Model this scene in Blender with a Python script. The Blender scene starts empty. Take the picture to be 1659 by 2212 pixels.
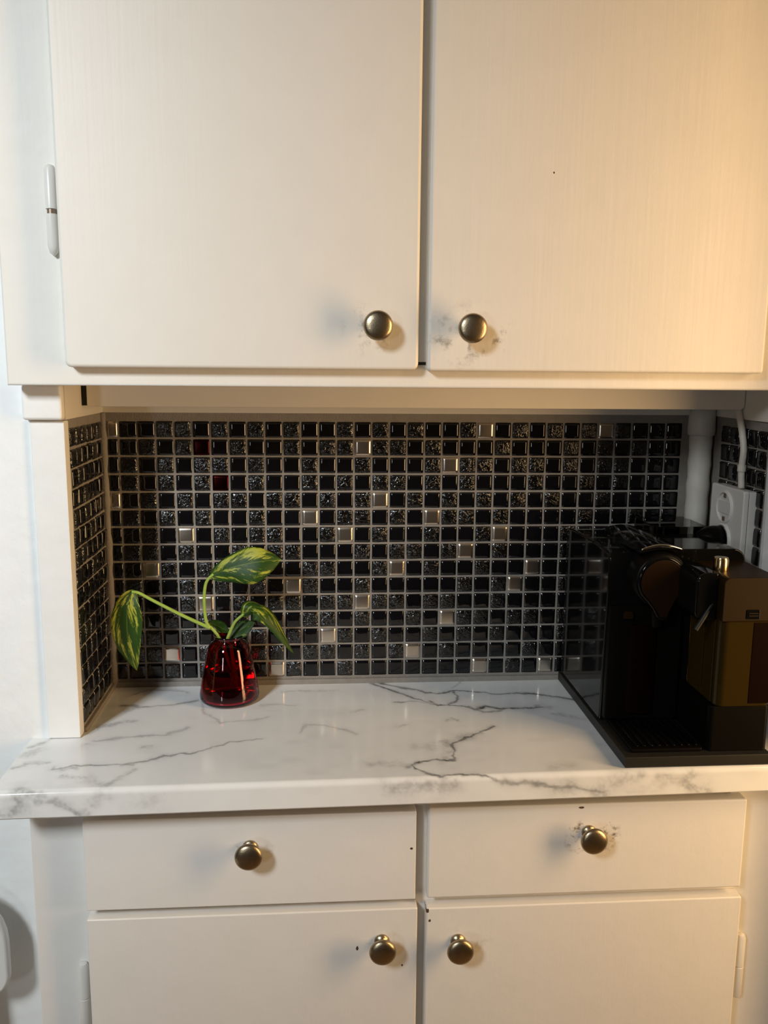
import bpy, bmesh, math, random
import numpy as np
from mathutils import Vector, Matrix

random.seed(7)
rng = np.random.default_rng(11)
SC = bpy.context.scene
COL = SC.collection
ZO = 1.30          # height of the top edge of the mosaic above the floor

# ------------------------------------------------------------------ camera
CAM_P = Vector((0.27938, -1.20712, 0.07347))
CR = Vector((0.997375, -0.071897, 0.008570))
CU = Vector((0.003471, 0.165706, 0.986169))
CF = Vector((0.072323, 0.983551, -0.165521))
FPX = 1850.82
cam_d = bpy.data.cameras.new('camera')
cam_d.sensor_fit = 'VERTICAL'
cam_d.sensor_height = 36.0
cam_d.lens = FPX / 2212.0 * 36.0
cam_d.clip_start = 0.01
cam = bpy.data.objects.new('camera', cam_d)
COL.objects.link(cam)
m = Matrix((CR, CU, -CF)).transposed().to_4x4()
m.translation = CAM_P + Vector((0, 0, ZO))
cam.matrix_world = m
SC.camera = cam

# ------------------------------------------------------------------ world, lights, exposure
w = bpy.data.worlds.new('world')
SC.world = w
w.use_nodes = True
w.node_tree.nodes['Background'].inputs[0].default_value = (0.80, 0.55, 0.36, 1)
w.node_tree.nodes['Background'].inputs[1].default_value = 0.03
SC.view_settings.view_transform = 'Standard'
SC.view_settings.look = 'None'
SC.view_settings.gamma = 1.0
SC.view_settings.use_curve_mapping = False
SC.view_settings.exposure = 0.0


def look(o, target):
    d = Vector(target) - o.location
    o.rotation_euler = d.to_track_quat('-Z', 'Y').to_euler()


ld = bpy.data.lights.new('window_daylight', 'AREA')      # tall window behind and left of the viewer
ld.shape = 'RECTANGLE'
ld.size = 0.32
ld.size_y = 0.42
ld.spread = math.radians(60)      # cone narrowed so the daylight fades to the right and downwards
ld.energy = 5.6
ld.color = (0.87, 0.95, 1.0)
lo = bpy.data.objects.new('window_daylight', ld)
COL.objects.link(lo)
lo.location = (-0.85, -1.95, 1.00 + ZO)
look(lo, (-0.25, -0.17, -0.03 + ZO))

ld2 = bpy.data.lights.new('warm_lamp', 'AREA')           # tall slim warm lamp to the right of the niche
ld2.shape = 'RECTANGLE'
ld2.size = 0.26
ld2.size_y = 0.95
ld2.energy = 14.3
ld2.color = (1.0, 0.64, 0.30)
lo2 = bpy.data.objects.new('warm_lamp', ld2)
COL.objects.link(lo2)
lo2.location = (1.36, -0.70, -0.04 + ZO)
look(lo2, (0.45, -0.22, -0.10 + ZO))

ld3 = bpy.data.lights.new('low_pane_daylight', 'AREA')    # lowest pane of the same window, seen under the cabinet
ld3.shape = 'RECTANGLE'
ld3.size = 0.16
ld3.size_y = 0.36
ld3.energy = 3.8
ld3.color = (0.92, 0.97, 1.0)
lo3 = bpy.data.objects.new('low_pane_daylight', ld3)
COL.objects.link(lo3)
lo3.location = (-0.92, -2.50, -0.03 + ZO)
look(lo3, (0.15, 0.0, -0.1 + ZO))

# ------------------------------------------------------------------ helpers


def px(x, y, Y):
    """point at depth Y seen at photo pixel (x, y)"""
    d = CF + CR * ((x - 829.5) / FPX) - CU * ((y - 1106) / FPX)
    return CAM_P + d * ((Y - CAM_P.y) / d.y)


def pxz(x, y, Z):
    d = CF + CR * ((x - 829.5) / FPX) - CU * ((y - 1106) / FPX)
    return CAM_P + d * ((Z - CAM_P.z) / d.z)


ORIG = {}


def worigin(o):
    return ORIG.get(o.name, Vector((0, 0, 0))) if o else Vector((0, 0, 0))


def link(name, me, mat, parent=None, smooth=True, wn=False, angle=None):
    o = bpy.data.objects.new(name, me)
    COL.objects.link(o)
    if mat and not me.materials:
        me.materials.append(mat)
    if parent:
        o.parent = parent
    if smooth:
        me.shade_smooth()
        if angle:
            me.set_sharp_from_angle(angle=math.radians(angle))
    if wn:
        md = o.modifiers.new('weighted', 'WEIGHTED_NORMAL')
        md.keep_sharp = True
    return o


def obj(name, bm, mat, parent=None, origin=None, smooth=True, wn=True, angle=40):
    """bm is in scene coordinates; it becomes one mesh object under parent"""
    org = Vector(origin) if origin is not None else worigin(parent)
    bmesh.ops.translate(bm, verts=bm.verts, vec=-org)
    me = bpy.data.meshes.new(name)
    bm.normal_update()
    bm.to_mesh(me)
    bm.free()
    o = link(name, me, mat, parent, smooth, wn, angle)
    o.location = org - worigin(parent)
    ORIG[o.name] = org
    return o


def thing(name, label, cat, loc, group=None):
    o = bpy.data.objects.new(name, None)
    o.empty_display_size = 0.03
    COL.objects.link(o)
    o.location = loc
    ORIG[o.name] = Vector(loc)
    tag(o, label, cat, group)
    return o


def tag(o, label=None, cat=None, group=None, kind=None):
    if label:
        o['label'] = label
    if cat:
        o['category'] = cat
    if group:
        o['group'] = group
    if kind:
        o['kind'] = kind
    return o


def add_box(bm, x0, x1, y0, y1, z0, z1, bev=0.0, seg=2):
    vs = [bm.verts.new(c) for c in ((x0, y0, z0), (x1, y0, z0), (x1, y1, z0), (x0, y1, z0),
                                    (x0, y0, z1), (x1, y0, z1), (x1, y1, z1), (x0, y1, z1))]
    fs = [bm.faces.new([vs[i] for i in f]) for f in
          ((0, 3, 2, 1), (4, 5, 6, 7), (0, 1, 5, 4), (1, 2, 6, 5), (2, 3, 7, 6), (3, 0, 4, 7))]
    if bev:
        es = {e for f in fs for e in f.edges}
        bmesh.ops.bevel(bm, geom=list(es), offset=bev, offset_type='OFFSET', segments=seg,
                        profile=0.5, affect='EDGES', clamp_overlap=True)
    return bm


def box(x0, x1, y0, y1, z0, z1, bev=0.0, seg=2):
    return add_box(bmesh.new(), x0, x1, y0, y1, z0, z1, bev, seg)


def add_lathe(bm, prof, axis, center, n=32, cap=True):
    """prof: (radius, height along axis)"""
    c = Vector(center)
    a = Vector(axis).normalized()
    u = a.orthogonal().normalized()
    v = a.cross(u)
    rings = []
    for r, h in prof:
        if r < 1e-6:
            rings.append([bm.verts.new(c + a * h)])
        else:
            rings.append([bm.verts.new(c + a * h + (u * math.cos(2 * math.pi * i / n) + v * math.sin(2 * math.pi * i / n)) * r)
                          for i in range(n)])
    for p, q in zip(rings, rings[1:]):
        for i in range(n):
            j = (i + 1) % n
            if len(p) == 1 and len(q) == 1:
                continue
            if len(p) == 1:
                bm.faces.new((p[0], q[j], q[i]))
            elif len(q) == 1:
                bm.faces.new((p[i], p[j], q[0]))
            else:
                bm.faces.new((p[i], p[j], q[j], q[i]))
    if cap:
        if len(rings[0]) > 1:
            bm.faces.new(list(reversed(rings[0])))
        if len(rings[-1]) > 1:
            bm.faces.new(rings[-1])
    bmesh.ops.recalc_face_normals(bm, faces=bm.faces)
    return bm


def lathe(prof, axis, center, n=32, cap=True):
    return add_lathe(bmesh.new(), prof, axis, center, n, cap)


def catmull(pts, n):
    P = [Vector(p) for p in pts]
    P = [P[0] * 2 - P[1]] + P + [P[-1] * 2 - P[-2]]
    out = []
    k = len(P) - 3
    for i in range(n + 1):
        t = i / n * k
        j = min(int(t), k - 1)
        t -= j
        a, b, c, d = P[j:j + 4]
        out.append(0.5 * ((2 * b) + (c - a) * t + (2 * a - 5 * b + 4 * c - d) * t * t + (3 * b - a - 3 * c + d) * t ** 3))
    return out


def add_tube(bm, pts, rad, n=12, steps=24, cap=True):
    path = catmull(pts, steps) if len(pts) > 2 else [Vector(p) for p in pts]
    rings = []
    up = None
    for i, p in enumerate(path):
        t = (path[min(i + 1, len(path) - 1)] - path[max(i - 1, 0)]).normalized()
        if up is None:
            up = t.orthogonal().normalized()
        up = (up - t * up.dot(t)).normalized()
        v = t.cross(up)
        r = rad(i / (len(path) - 1)) if callable(rad) else rad
        rings.append([bm.verts.new(p + (up * math.cos(2 * math.pi * k / n) + v * math.sin(2 * math.pi * k / n)) * r) for k in range(n)])
    for a, b in zip(rings, rings[1:]):
        for k in range(n):
            bm.faces.new((a[k], a[(k + 1) % n], b[(k + 1) % n], b[k]))
    if cap:
        bm.faces.new(list(reversed(rings[0])))
        bm.faces.new(rings[-1])
    bmesh.ops.recalc_face_normals(bm, faces=bm.faces)
    return bm


def tube(pts, rad, n=12, steps=24):
    return add_tube(bmesh.new(), pts, rad, n, steps)


def add_prism(bm, poly, y0, y1, bev=0.0, axis='Y', seg=2):
    """poly: list of (a, b); extruded along axis"""
    def P(a, b, c):
        return (a, c, b) if axis == 'Y' else ((c, a, b) if axis == 'X' else (a, b, c))
    A = [bm.verts.new(P(a, b, y0)) for a, b in poly]
    B = [bm.verts.new(P(a, b, y1)) for a, b in poly]
    fs = [bm.faces.new(A), bm.faces.new(list(reversed(B)))]
    n = len(poly)
    for i in range(n):
        fs.append(bm.faces.new((A[i], B[i], B[(i + 1) % n], A[(i + 1) % n])))
    bmesh.ops.recalc_face_normals(bm, faces=fs)
    if bev:
        es = list({e for f in fs[:2] for e in f.edges})
        bmesh.ops.bevel(bm, geom=es, offset=bev, offset_type='OFFSET', segments=seg, profile=0.5, affect='EDGES', clamp_overlap=True)
    return bm


def prism(poly, y0, y1, bev=0.0, axis='Y', seg=2):
    return add_prism(bmesh.new(), poly, y0, y1, bev, axis, seg)


def rrect(x0, x1, z0, z1, r, n=5, rs=None):
    """rounded rectangle; rs = radii for (x0z0, x1z0, x1z1, x0z1)"""
    rs = rs or (r, r, r, r)
    out = []
    for (cx, cz, sx, sz, a0), rr in zip(((x0, z0, 1, 1, math.pi), (x1, z0, -1, 1, 1.5 * math.pi),
                                         (x1, z1, -1, -1, 0), (x0, z1, 1, -1, .5 * math.pi)), rs):
        rr = max(rr, 1e-5)
        ox, oz = cx + sx * rr, cz + sz * rr
        for i in range(n + 1):
            a = a0 + i / n * math.pi / 2
            out.append((ox + rr * math.cos(a), oz + rr * math.sin(a)))
    return out


# ------------------------------------------------------------------ materials
def new_mat(name):
    mt = bpy.data.materials.new(name)
    mt.use_nodes = True
    nt = mt.node_tree
    return mt, nt, nt.nodes['Principled BSDF']


def N(nt, typ, **kw):
    n = nt.nodes.new(typ)
    for k, v in kw.items():
        if k == 'ins':
            for kk, vv in v.items():
                if isinstance(vv, bpy.types.NodeSocket):
                    nt.links.new(vv, n.inputs[kk])
                else:
                    n.inputs[kk].default_value = vv
        else:
            setattr(n, k, v)
    return n


def rgb(c):
    return (c[0], c[1], c[2], 1.0)


def mat_simple(name, col, rough=0.4, metal=0.0, spec=0.5, coat=0.0, noise=0.0, nscale=60.0, bump=0.0, bscale=200.0):
    mt, nt, b = new_mat(name)
    geo = N(nt, 'ShaderNodeNewGeometry')
    b.inputs['Roughness'].default_value = rough
    b.inputs['Metallic'].default_value = metal
    b.inputs['Specular IOR Level'].default_value = spec
    b.inputs['Coat Weight'].default_value = coat
    nz = N(nt, 'ShaderNodeTexNoise', ins={'Vector': geo.outputs['Position'], 'Scale': nscale, 'Detail': 3.0})
    mx = N(nt, 'ShaderNodeMix', data_type='RGBA', ins={'Factor': nz.outputs[0]})
    mx.inputs[6].default_value = rgb([c * (1 - noise) for c in col])
    mx.inputs[7].default_value = rgb([min(1, c * (1 + noise)) for c in col])
    nt.links.new(mx.outputs[2], b.inputs['Base Color'])
    if bump:
        n2 = N(nt, 'ShaderNodeTexNoise', ins={'Vector': geo.outputs['Position'], 'Scale': bscale, 'Detail': 4.0})
        bp = N(nt, 'ShaderNodeBump', ins={'Height': n2.outputs[0], 'Strength': bump, 'Distance': 0.002})
        nt.links.new(bp.outputs[0], b.inputs['Normal'])
    return mt


def mat_paint(name, col, rough=0.35, streak=0.25, lump=0.2, grime=(), chips=(), spec=0.4):
    """old brushed paint: vertical brush streaks, soft lumps, dirt rubbed in around handles, chips"""
    mt, nt, b = new_mat(name)
    geo = N(nt, 'ShaderNodeNewGeometry')
    pos = geo.outputs['Position']
    b.inputs['Roughness'].default_value = rough
    b.inputs['Specular IOR Level'].default_value = spec
    mp = N(nt, 'ShaderNodeMapping', ins={'Vector': pos, 'Scale': (190, 190, 6)})
    n1 = N(nt, 'ShaderNodeTexNoise', ins={'Vector': mp.outputs[0], 'Scale': 1.0, 'Detail': 3.0})
    n2 = N(nt, 'ShaderNodeTexNoise', ins={'Vector': pos, 'Scale': 28.0, 'Detail': 4.0})
    n3 = N(nt, 'ShaderNodeTexNoise', ins={'Vector': pos, 'Scale': 420.0, 'Detail': 2.0})
    b1 = N(nt, 'ShaderNodeBump', ins={'Height': n1.outputs[0], 'Strength': streak, 'Distance': 0.0008})
    b2 = N(nt, 'ShaderNodeBump', ins={'Height': n2.outputs[0], 'Strength': lump, 'Distance': 0.004, 'Normal': b1.outputs[0]})
    b3 = N(nt, 'ShaderNodeBump', ins={'Height': n3.outputs[0], 'Strength': 0.10, 'Distance': 0.0006, 'Normal': b2.outputs[0]})
    nt.links.new(b3.outputs[0], b.inputs['Normal'])
    mx = N(nt, 'ShaderNodeMix', data_type='RGBA', ins={'Factor': n2.outputs[0]})
    mx.inputs[6].default_value = rgb([c * 0.97 for c in col])
    mx.inputs[7].default_value = rgb([min(1, c * 1.03) for c in col])
    out = mx.outputs[2]
    for (gx, gy, gz, rx, rz, st) in grime:
        mpg = N(nt, 'ShaderNodeMapping', ins={'Vector': pos})
        mpg.inputs['Location'].default_value = (-gx / rx, -gy / 0.06, -(gz + ZO) / rz)
        mpg.inputs['Scale'].default_value = (1 / rx, 1 / 0.06, 1 / rz)
        ln = N(nt, 'ShaderNodeVectorMath', operation='LENGTH', ins={0: mpg.outputs[0]})
        fall = N(nt, 'ShaderNodeMapRange', ins={'Value': ln.outputs['Value'], 'From Min': 0.35, 'From Max': 1.0, 'To Min': 1.0, 'To Max': 0.0})
        ng = N(nt, 'ShaderNodeTexNoise', ins={'Vector': pos, 'Scale': 130.0, 'Detail': 8.0, 'Roughness': 0.72})
        ng2 = N(nt, 'ShaderNodeTexNoise', ins={'Vector': pos, 'Scale': 48.0, 'Detail': 2.0})
        sm = N(nt, 'ShaderNodeMath', operation='MULTIPLY', ins={0: ng.outputs[0], 1: ng2.outputs[0]})
        th = N(nt, 'ShaderNodeMapRange', ins={'Value': sm.outputs[0], 'From Min': 0.27, 'From Max': 0.46, 'To Min': 0.0, 'To Max': st})
        ml = N(nt, 'ShaderNodeMath', operation='MULTIPLY', ins={0: fall.outputs[0], 1: th.outputs[0]})
        m2 = N(nt, 'ShaderNodeMix', data_type='RGBA', ins={'Factor': ml.outputs[0], 6: out})
        m2.inputs[7].default_value = (0.13, 0.10, 0.065, 1)
        out = m2.outputs[2]
    for (gx, gy, gz, rx, rz) in chips:
        mpg = N(nt, 'ShaderNodeMapping', ins={'Vector': pos})
        mpg.inputs['Location'].default_value = (-gx / rx, -gy / 0.05, -(gz + ZO) / rz)
        mpg.inputs['Scale'].default_value = (1 / rx, 1 / 0.05, 1 / rz)
        ln = N(nt, 'ShaderNodeVectorMath', operation='LENGTH', ins={0: mpg.outputs[0]})
        nn = N(nt, 'ShaderNodeTexNoise', ins={'Vector': pos, 'Scale': 500.0})
        sb = N(nt, 'ShaderNodeMath', operation='MULTIPLY_ADD', ins={0: nn.outputs[0], 1: 0.9, 2: ln.outputs['Value']})
        lt = N(nt, 'ShaderNodeMath', operation='LESS_THAN', ins={0: sb.outputs[0], 1: 1.3})
        m2 = N(nt, 'ShaderNodeMix', data_type='RGBA', ins={'Factor': lt.outputs[0], 6: out})
        m2.inputs[7].default_value = (0.10, 0.06, 0.035, 1)
        out = m2.outputs[2]
    nt.links.new(out, b.inputs['Base Color'])
    return mt


CREAM = (0.80, 0.765, 0.70)
WHITE = (0.83, 0.82, 0.79)
M = {}
M['plaster'] = mat_paint('white_plaster', (0.84, 0.84, 0.82), 0.7, 0.03, 0.6, spec=0.25)
M['trim'] = mat_paint('white_trim_paint', (0.82, 0.81, 0.78), 0.45, 0.10, 0.4, spec=0.3)
M['frame'] = mat_paint('cream_frame_paint', CREAM, 0.5, 0.2, 0.22, spec=0.3)
M['low'] = mat_paint('white_frame_paint', (0.80, 0.78, 0.74), 0.3, 0.12, 0.2)
M['board'] = mat_paint('beige_board_paint', (0.74, 0.69, 0.61), 0.45, 0.05, 0.1)
M['grout'] = mat_simple('grout', (0.255, 0.23, 0.20), 0.85, noise=0.18, nscale=90, bump=0.5, bscale=500)
M['floorboards'] = mat_simple('floor_wood', (0.30, 0.20, 0.12), 0.5, noise=0.3, nscale=8)
M['brass'] = mat_simple('aged_brass', (0.40, 0.32, 0.21), 0.33, metal=1.0, noise=0.12, nscale=160, bump=0.08, bscale=700)
M['hinge'] = mat_simple('painted_hinge', (0.78, 0.75, 0.69), 0.32, noise=0.05)
M['bare_steel'] = mat_simple('bare_hinge_pin', (0.30, 0.22, 0.16), 0.4, metal=0.6)
M['gap_shade'] = mat_simple('gap_shade_black', (0.02, 0.018, 0.015), 0.8)  # near-black colour standing in for shade inside gaps
M['pipe'] = mat_simple('painted_pipe', (0.62, 0.59, 0.53), 0.5, noise=0.08, nscale=40, bump=0.5, bscale=60)
M['plastic_white'] = mat_simple('white_plastic', (0.74, 0.72, 0.68), 0.35, noise=0.02)
M['cable'] = mat_simple('ivory_cable', (0.66, 0.62, 0.54), 0.45, noise=0.03)
M['black_gloss'] = mat_simple('piano_black_plastic', (0.004, 0.004, 0.004), 0.07, spec=0.3)
M['black_satin'] = mat_simple('satin_black_plastic', (0.0035, 0.003, 0.0025), 0.36, spec=0.09)
M['black_base'] = mat_simple('grey_black_base', (0.018, 0.017, 0.014), 0.45, spec=0.3)
M['head_cap'] = mat_simple('brown_black_cap', (0.016, 0.007, 0.002), 0.40, spec=0.15)
M['lid'] = mat_simple('bronze_black_lid', (0.016, 0.008, 0.0012), 0.45, spec=0.12)
M['chrome'] = mat_simple('chrome', (0.78, 0.74, 0.68), 0.10, metal=1.0)
M['gold_knob'] = mat_simple('gold_ribbed_metal', (0.70, 0.52, 0.26), 0.20, metal=1.0)
M['copper_panel'] = mat_simple('dark_copper_panel', (0.005, 0.0012, 0.0006), 0.5, spec=0.03)
M['chair'] = mat_simple('white_chair_lacquer', (0.74, 0.72, 0.67), 0.3, noise=0.04)
M['stem'] = mat_simple('green_stem', (0.30, 0.42, 0.07), 0.4, noise=0.2, nscale=60)


def mat_glass(name, col, rough=0.02, ior=1.45):
    mt, nt, b = new_mat(name)
    b.inputs['Base Color'].default_value = rgb(col)
    b.inputs['Transmission Weight'].default_value = 1.0
    b.inputs['Roughness'].default_value = rough
    b.inputs['IOR'].default_value = ior
    return mt


M['red_glass'] = mat_glass('crimson_glass', (0.50, 0.008, 0.035))
M['water'] = mat_glass('water', (0.95, 0.55, 0.62), 0.0, 1.33)
M['smoke_glass'] = mat_glass('smoked_tank_plastic', (0.42, 0.40, 0.38), 0.03, 1.2)
M['amber_glass'] = mat_glass('clear_milk_jug_plastic', (0.050, 0.031, 0.006), 0.10, 1.3)
M['amber_glass'].node_tree.nodes['Principled BSDF'].inputs['Transmission Weight'].default_value = 0.45


def mat_tile_smooth():
    mt, nt, b = new_mat('black_glass_tile')
    geo = N(nt, 'ShaderNodeNewGeometry')
    nz = N(nt, 'ShaderNodeTexNoise', ins={'Vector': geo.outputs['Position'], 'Scale': 18.0})
    mx = N(nt, 'ShaderNodeMix', data_type='RGBA', ins={'Factor': nz.outputs[0]})
    mx.inputs[6].default_value = (0.002, 0.002, 0.003, 1)
    mx.inputs[7].default_value = (0.006, 0.006, 0.007, 1)
    nt.links.new(mx.outputs[2], b.inputs['Base Color'])
    b.inputs['Roughness'].default_value = 0.045
    b.inputs['IOR'].default_value = 1.55
    return mt


def mat_tile_rough():
    mt, nt, b = new_mat('hammered_black_tile')
    geo = N(nt, 'ShaderNodeNewGeometry')
    pos = geo.outputs['Position']
    nz = N(nt, 'ShaderNodeTexNoise', ins={'Vector': pos, 'Scale': 170.0, 'Detail': 2.5, 'Distortion': 1.6})
    vz = N(nt, 'ShaderNodeTexNoise', ins={'Vector': pos, 'Scale': 420.0, 'Detail': 1.0})
    ad = N(nt, 'ShaderNodeMath', operation='MULTIPLY_ADD', ins={0: vz.outputs[0], 1: 0.25, 2: nz.outputs[0]})
    bp = N(nt, 'ShaderNodeBump', ins={'Height': ad.outputs[0], 'Strength': 0.55, 'Distance': 0.003})
    nt.links.new(bp.outputs[0], b.inputs['Normal'])
    b.inputs['Base Color'].default_value = (0.003, 0.003, 0.003, 1)
    b.inputs['Roughness'].default_value = 0.035
    b.inputs['IOR'].default_value = 1.7
    return mt


def mat_tile_metal(name, c0, c1):
    mt, nt, b = new_mat(name)
    geo = N(nt, 'ShaderNodeNewGeometry')
    nz = N(nt, 'ShaderNodeTexNoise', ins={'Vector': geo.outputs['Position'], 'Scale': 9.0})
    mx = N(nt, 'ShaderNodeMix', data_type='RGBA', ins={'Factor': nz.outputs[0]})
    mx.inputs[6].default_value = rgb(c0)
    mx.inputs[7].default_value = rgb(c1)
    nt.links.new(mx.outputs[2], b.inputs['Base Color'])
    b.inputs['Metallic'].default_value = 1.0
    b.inputs['Roughness'].default_value = 0.27
    return mt


M['tS'] = mat_tile_smooth()
M['tT'] = mat_tile_rough()
M['tM'] = mat_tile_metal('bronze_mirror_tile', (0.62, 0.54, 0.45), (0.75, 0.68, 0.60))
M['tR'] = mat_tile_metal('dark_red_metal_tile', (0.022, 0.003, 0.003), (0.035, 0.005, 0.005))


def mat_marble():
    mt, nt, b = new_mat('marble_laminate')
    at = N(nt, 'ShaderNodeAttribute', attribute_name='vein')
    geo = N(nt, 'ShaderNodeNewGeometry')
    nz = N(nt, 'ShaderNodeTexNoise', ins={'Vector': geo.outputs['Position'], 'Scale': 11.0, 'Detail': 5.0})
    base = N(nt, 'ShaderNodeMix', data_type='RGBA', ins={'Factor': nz.outputs[0]})
    base.inputs[6].default_value = (0.745, 0.76, 0.76, 1)
    base.inputs[7].default_value = (0.90, 0.91, 0.90, 1)
    mx = N(nt, 'ShaderNodeMix', data_type='RGBA', ins={'Factor': at.outputs['Fac'], 6: base.outputs[2]})
    mx.inputs[7].default_value = (0.085, 0.085, 0.085, 1)
    nt.links.new(mx.outputs[2], b.inputs['Base Color'])
    b.inputs['Roughness'].default_value = 0.13
    b.inputs['IOR'].default_value = 1.5
    return mt


M['marble'] = mat_marble()


def mat_leaf(name, yellow, dark):
    mt, nt, b = new_mat(name)
    uv = N(nt, 'ShaderNodeUVMap', uv_map='leaf')
    sep = N(nt, 'ShaderNodeSeparateXYZ', ins={0: uv.outputs[0]})
    ab = N(nt, 'ShaderNodeMath', operation='ABSOLUTE', ins={0: sep.outputs[1]})
    # streaks follow the side veins: slanted forward away from the midrib
    sk = N(nt, 'ShaderNodeMath', operation='MULTIPLY_ADD', ins={0: ab.outputs[0], 1: -0.42, 2: sep.outputs[0]})
    cb = N(nt, 'ShaderNodeCombineXYZ', ins={0: sk.outputs[0], 1: sep.outputs[1]})
    oi = N(nt, 'ShaderNodeObjectInfo')
    off = N(nt, 'ShaderNodeMath', operation='MULTIPLY', ins={0: oi.outputs['Random'], 1: 40.0})
    cb2 = N(nt, 'ShaderNodeCombineXYZ', ins={2: off.outputs[0]})
    va = N(nt, 'ShaderNodeVectorMath', operation='ADD', ins={0: cb.outputs[0], 1: cb2.outputs[0]})
    mp = N(nt, 'ShaderNodeMapping', ins={'Vector': va.outputs[0], 'Scale': (15.0, 3.6, 1.0)})
    n1 = N(nt, 'ShaderNodeTexNoise', ins={'Vector': mp.outputs[0], 'Scale': 1.0, 'Detail': 7.0, 'Roughness': 0.72, 'Distortion': 0.5})
    mp2 = N(nt, 'ShaderNodeMapping', ins={'Vector': va.outputs[0], 'Scale': (3.2, 2.0, 1.0)})
    n2 = N(nt, 'ShaderNodeTexNoise', ins={'Vector': mp2.outputs[0], 'Scale': 1.0, 'Detail': 2.0})
    ad = N(nt, 'ShaderNodeMath', operation='ADD', ins={0: n1.outputs[0], 1: n2.outputs[0]})
    th = N(nt, 'ShaderNodeMapRange', ins={'Value': ad.outputs[0], 'From Min': 1.12 - yellow, 'From Max': 1.22 - yellow})
    rp = N(nt, 'ShaderNodeMix', data_type='RGBA', ins={'Factor': n2.outputs[0]})
    rp.inputs[6].default_value = (0.014 * dark, 0.050 * dark, 0.005 * dark, 1)
    rp.inputs[7].default_value = (0.045 * dark, 0.115 * dark, 0.010 * dark, 1)
    mx = N(nt, 'ShaderNodeMix', data_type='RGBA', ins={'Factor': th.outputs[0], 6: rp.outputs[2]})
    mx.inputs[7].default_value = (0.48, 0.50, 0.06, 1)
    mid = N(nt, 'ShaderNodeMapRange', ins={'Value': ab.outputs[0], 'From Min': 0.0, 'From Max': 0.045, 'To Min': 0.55, 'To Max': 0.0})
    m3 = N(nt, 'ShaderNodeMix', data_type='RGBA', ins={'Factor': mid.outputs[0], 6: mx.outputs[2]})
    m3.inputs[7].default_value = (0.22, 0.30, 0.04, 1)
    nt.links.new(m3.outputs[2], b.inputs['Base Color'])
    b.inputs['Roughness'].default_value = 0.42
    b.inputs['Specular IOR Level'].default_value = 0.35
    bp = N(nt, 'ShaderNodeBump', ins={'Height': n1.outputs[0], 'Strength': 0.25, 'Distance': 0.002})
    nt.links.new(bp.outputs[0], b.inputs['Normal'])
    tr = N(nt, 'ShaderNodeBsdfTranslucent', ins={'Color': m3.outputs[2]})
    sh = N(nt, 'ShaderNodeMixShader', ins={0: 0.25, 1: b.outputs[0], 2: tr.outputs[0]})
    nt.links.new(sh.outputs[0], nt.nodes['Material Output'].inputs[0])
    return mt


M['leaf'] = mat_leaf('variegated_leaf', 0.10, 1.0)
M['leaf_dark'] = mat_leaf('dark_variegated_leaf', -0.02, 0.8)

# ------------------------------------------------------------------ dimensions
ZC = -0.385                     # worktop surface
XL, XR = -0.0220, 0.8380        # inner faces of the niche
YW = -0.172                     # face of the room wall either side of the niche
YF_UP, YD_UP = -0.215, -0.233   # upper face frame / door faces
YF_LO, YD_LO = -0.250, -0.268   # lower face frame / drawer faces
ZF = -ZO                        # floor

# ------------------------------------------------------------------ the setting
P = 0.025
fl = obj('floor', box(-2.2, 2.6, -3.4, 0.06, ZF - 0.05, ZF), M['floorboards'], smooth=False, wn=False)
tag(fl, 'brown wooden kitchen floor below the cabinets', kind='structure')

wall_back = obj('wall_back', box(-0.03, 0.85, 0.003, 0.06, ZF, 1.30), M['plaster'], smooth=False, wn=False)
tag(wall_back, 'back wall of the niche covered in black mosaic tiles', kind='structure')
wall_left = obj('wall_left', box(-2.2, XL - 0.004, YW, 0.06, ZF, 1.30), M['plaster'], smooth=False, wn=False)
tag(wall_left, 'white plaster wall left of the cabinets turning into the tiled niche', kind='structure')
wall_right = obj('wall_right', box(XR + 0.004, 2.6, YW, 0.06, ZF, 1.30), M['plaster'], smooth=False, wn=False)
tag(wall_right, 'right side wall of the niche with tiles and power outlet', kind='structure')
pier = obj('wall_right_pier', box(0.945, 1.02, -0.345, YW, ZF, 1.30), M['plaster'], smooth=False, wn=False)
tag(pier, 'white wall pier closing the cabinets on the right', kind='structure')

# painted plaster bands above the mosaic, part of the walls
obj('plaster_band', box(XL, XR, -0.006, 0.003, 0.0105, 0.052, 0.0015), M['board'], wall_back)
obj('plaster_band', box(XL - 0.004, XL + 0.0035, YW - 0.004, -0.006, 0.0105, 0.052, 0.0015), M['board'], wall_left)
obj('plaster_band', box(XR - 0.0035, XR + 0.004, YW, -0.006, 0.0105, 0.052, 0.0015), M['board'], wall_right)
# grout beds: 1 mm behind the tile faces
obj('grout_bed', box(XL, XR, 0.0004, 0.003, ZC, 0.0105), M['grout'], wall_back, smooth=False, wn=False)
obj('grout_bed', box(XL - 0.004, XL - 0.0004, -0.157, 0.003, ZC, 0.0105), M['grout'], wall_left, smooth=False, wn=False)
obj('grout_bed', box(XR + 0.0004, XR + 0.004, -0.166, 0.003, ZC, 0.0105), M['grout'], wall_right, smooth=False, wn=False)
# grout fillets in the corners of the niche
obj('corner_grout', tube([(XL + 0.001, -0.001, ZC + 0.001), (XL + 0.002, -0.0015, -0.2), (XL + 0.001, -0.001, 0.010)],
                         lambda t: 0.0048 + 0.0008 * math.sin(t * 37) + 0.0005 * math.sin(t * 91), 10, 60), M['grout'], wall_back)
obj('base_grout', box(XL, 0.806, -0.004, 0.003, ZC - 0.002, -0.3775, 0.0015), M['grout'], wall_back)
obj('base_grout', box(XL - 0.004, XL + 0.004, -0.157, -0.002, ZC - 0.002, -0.3785, 0.0015), M['grout'], wall_left)

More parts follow.
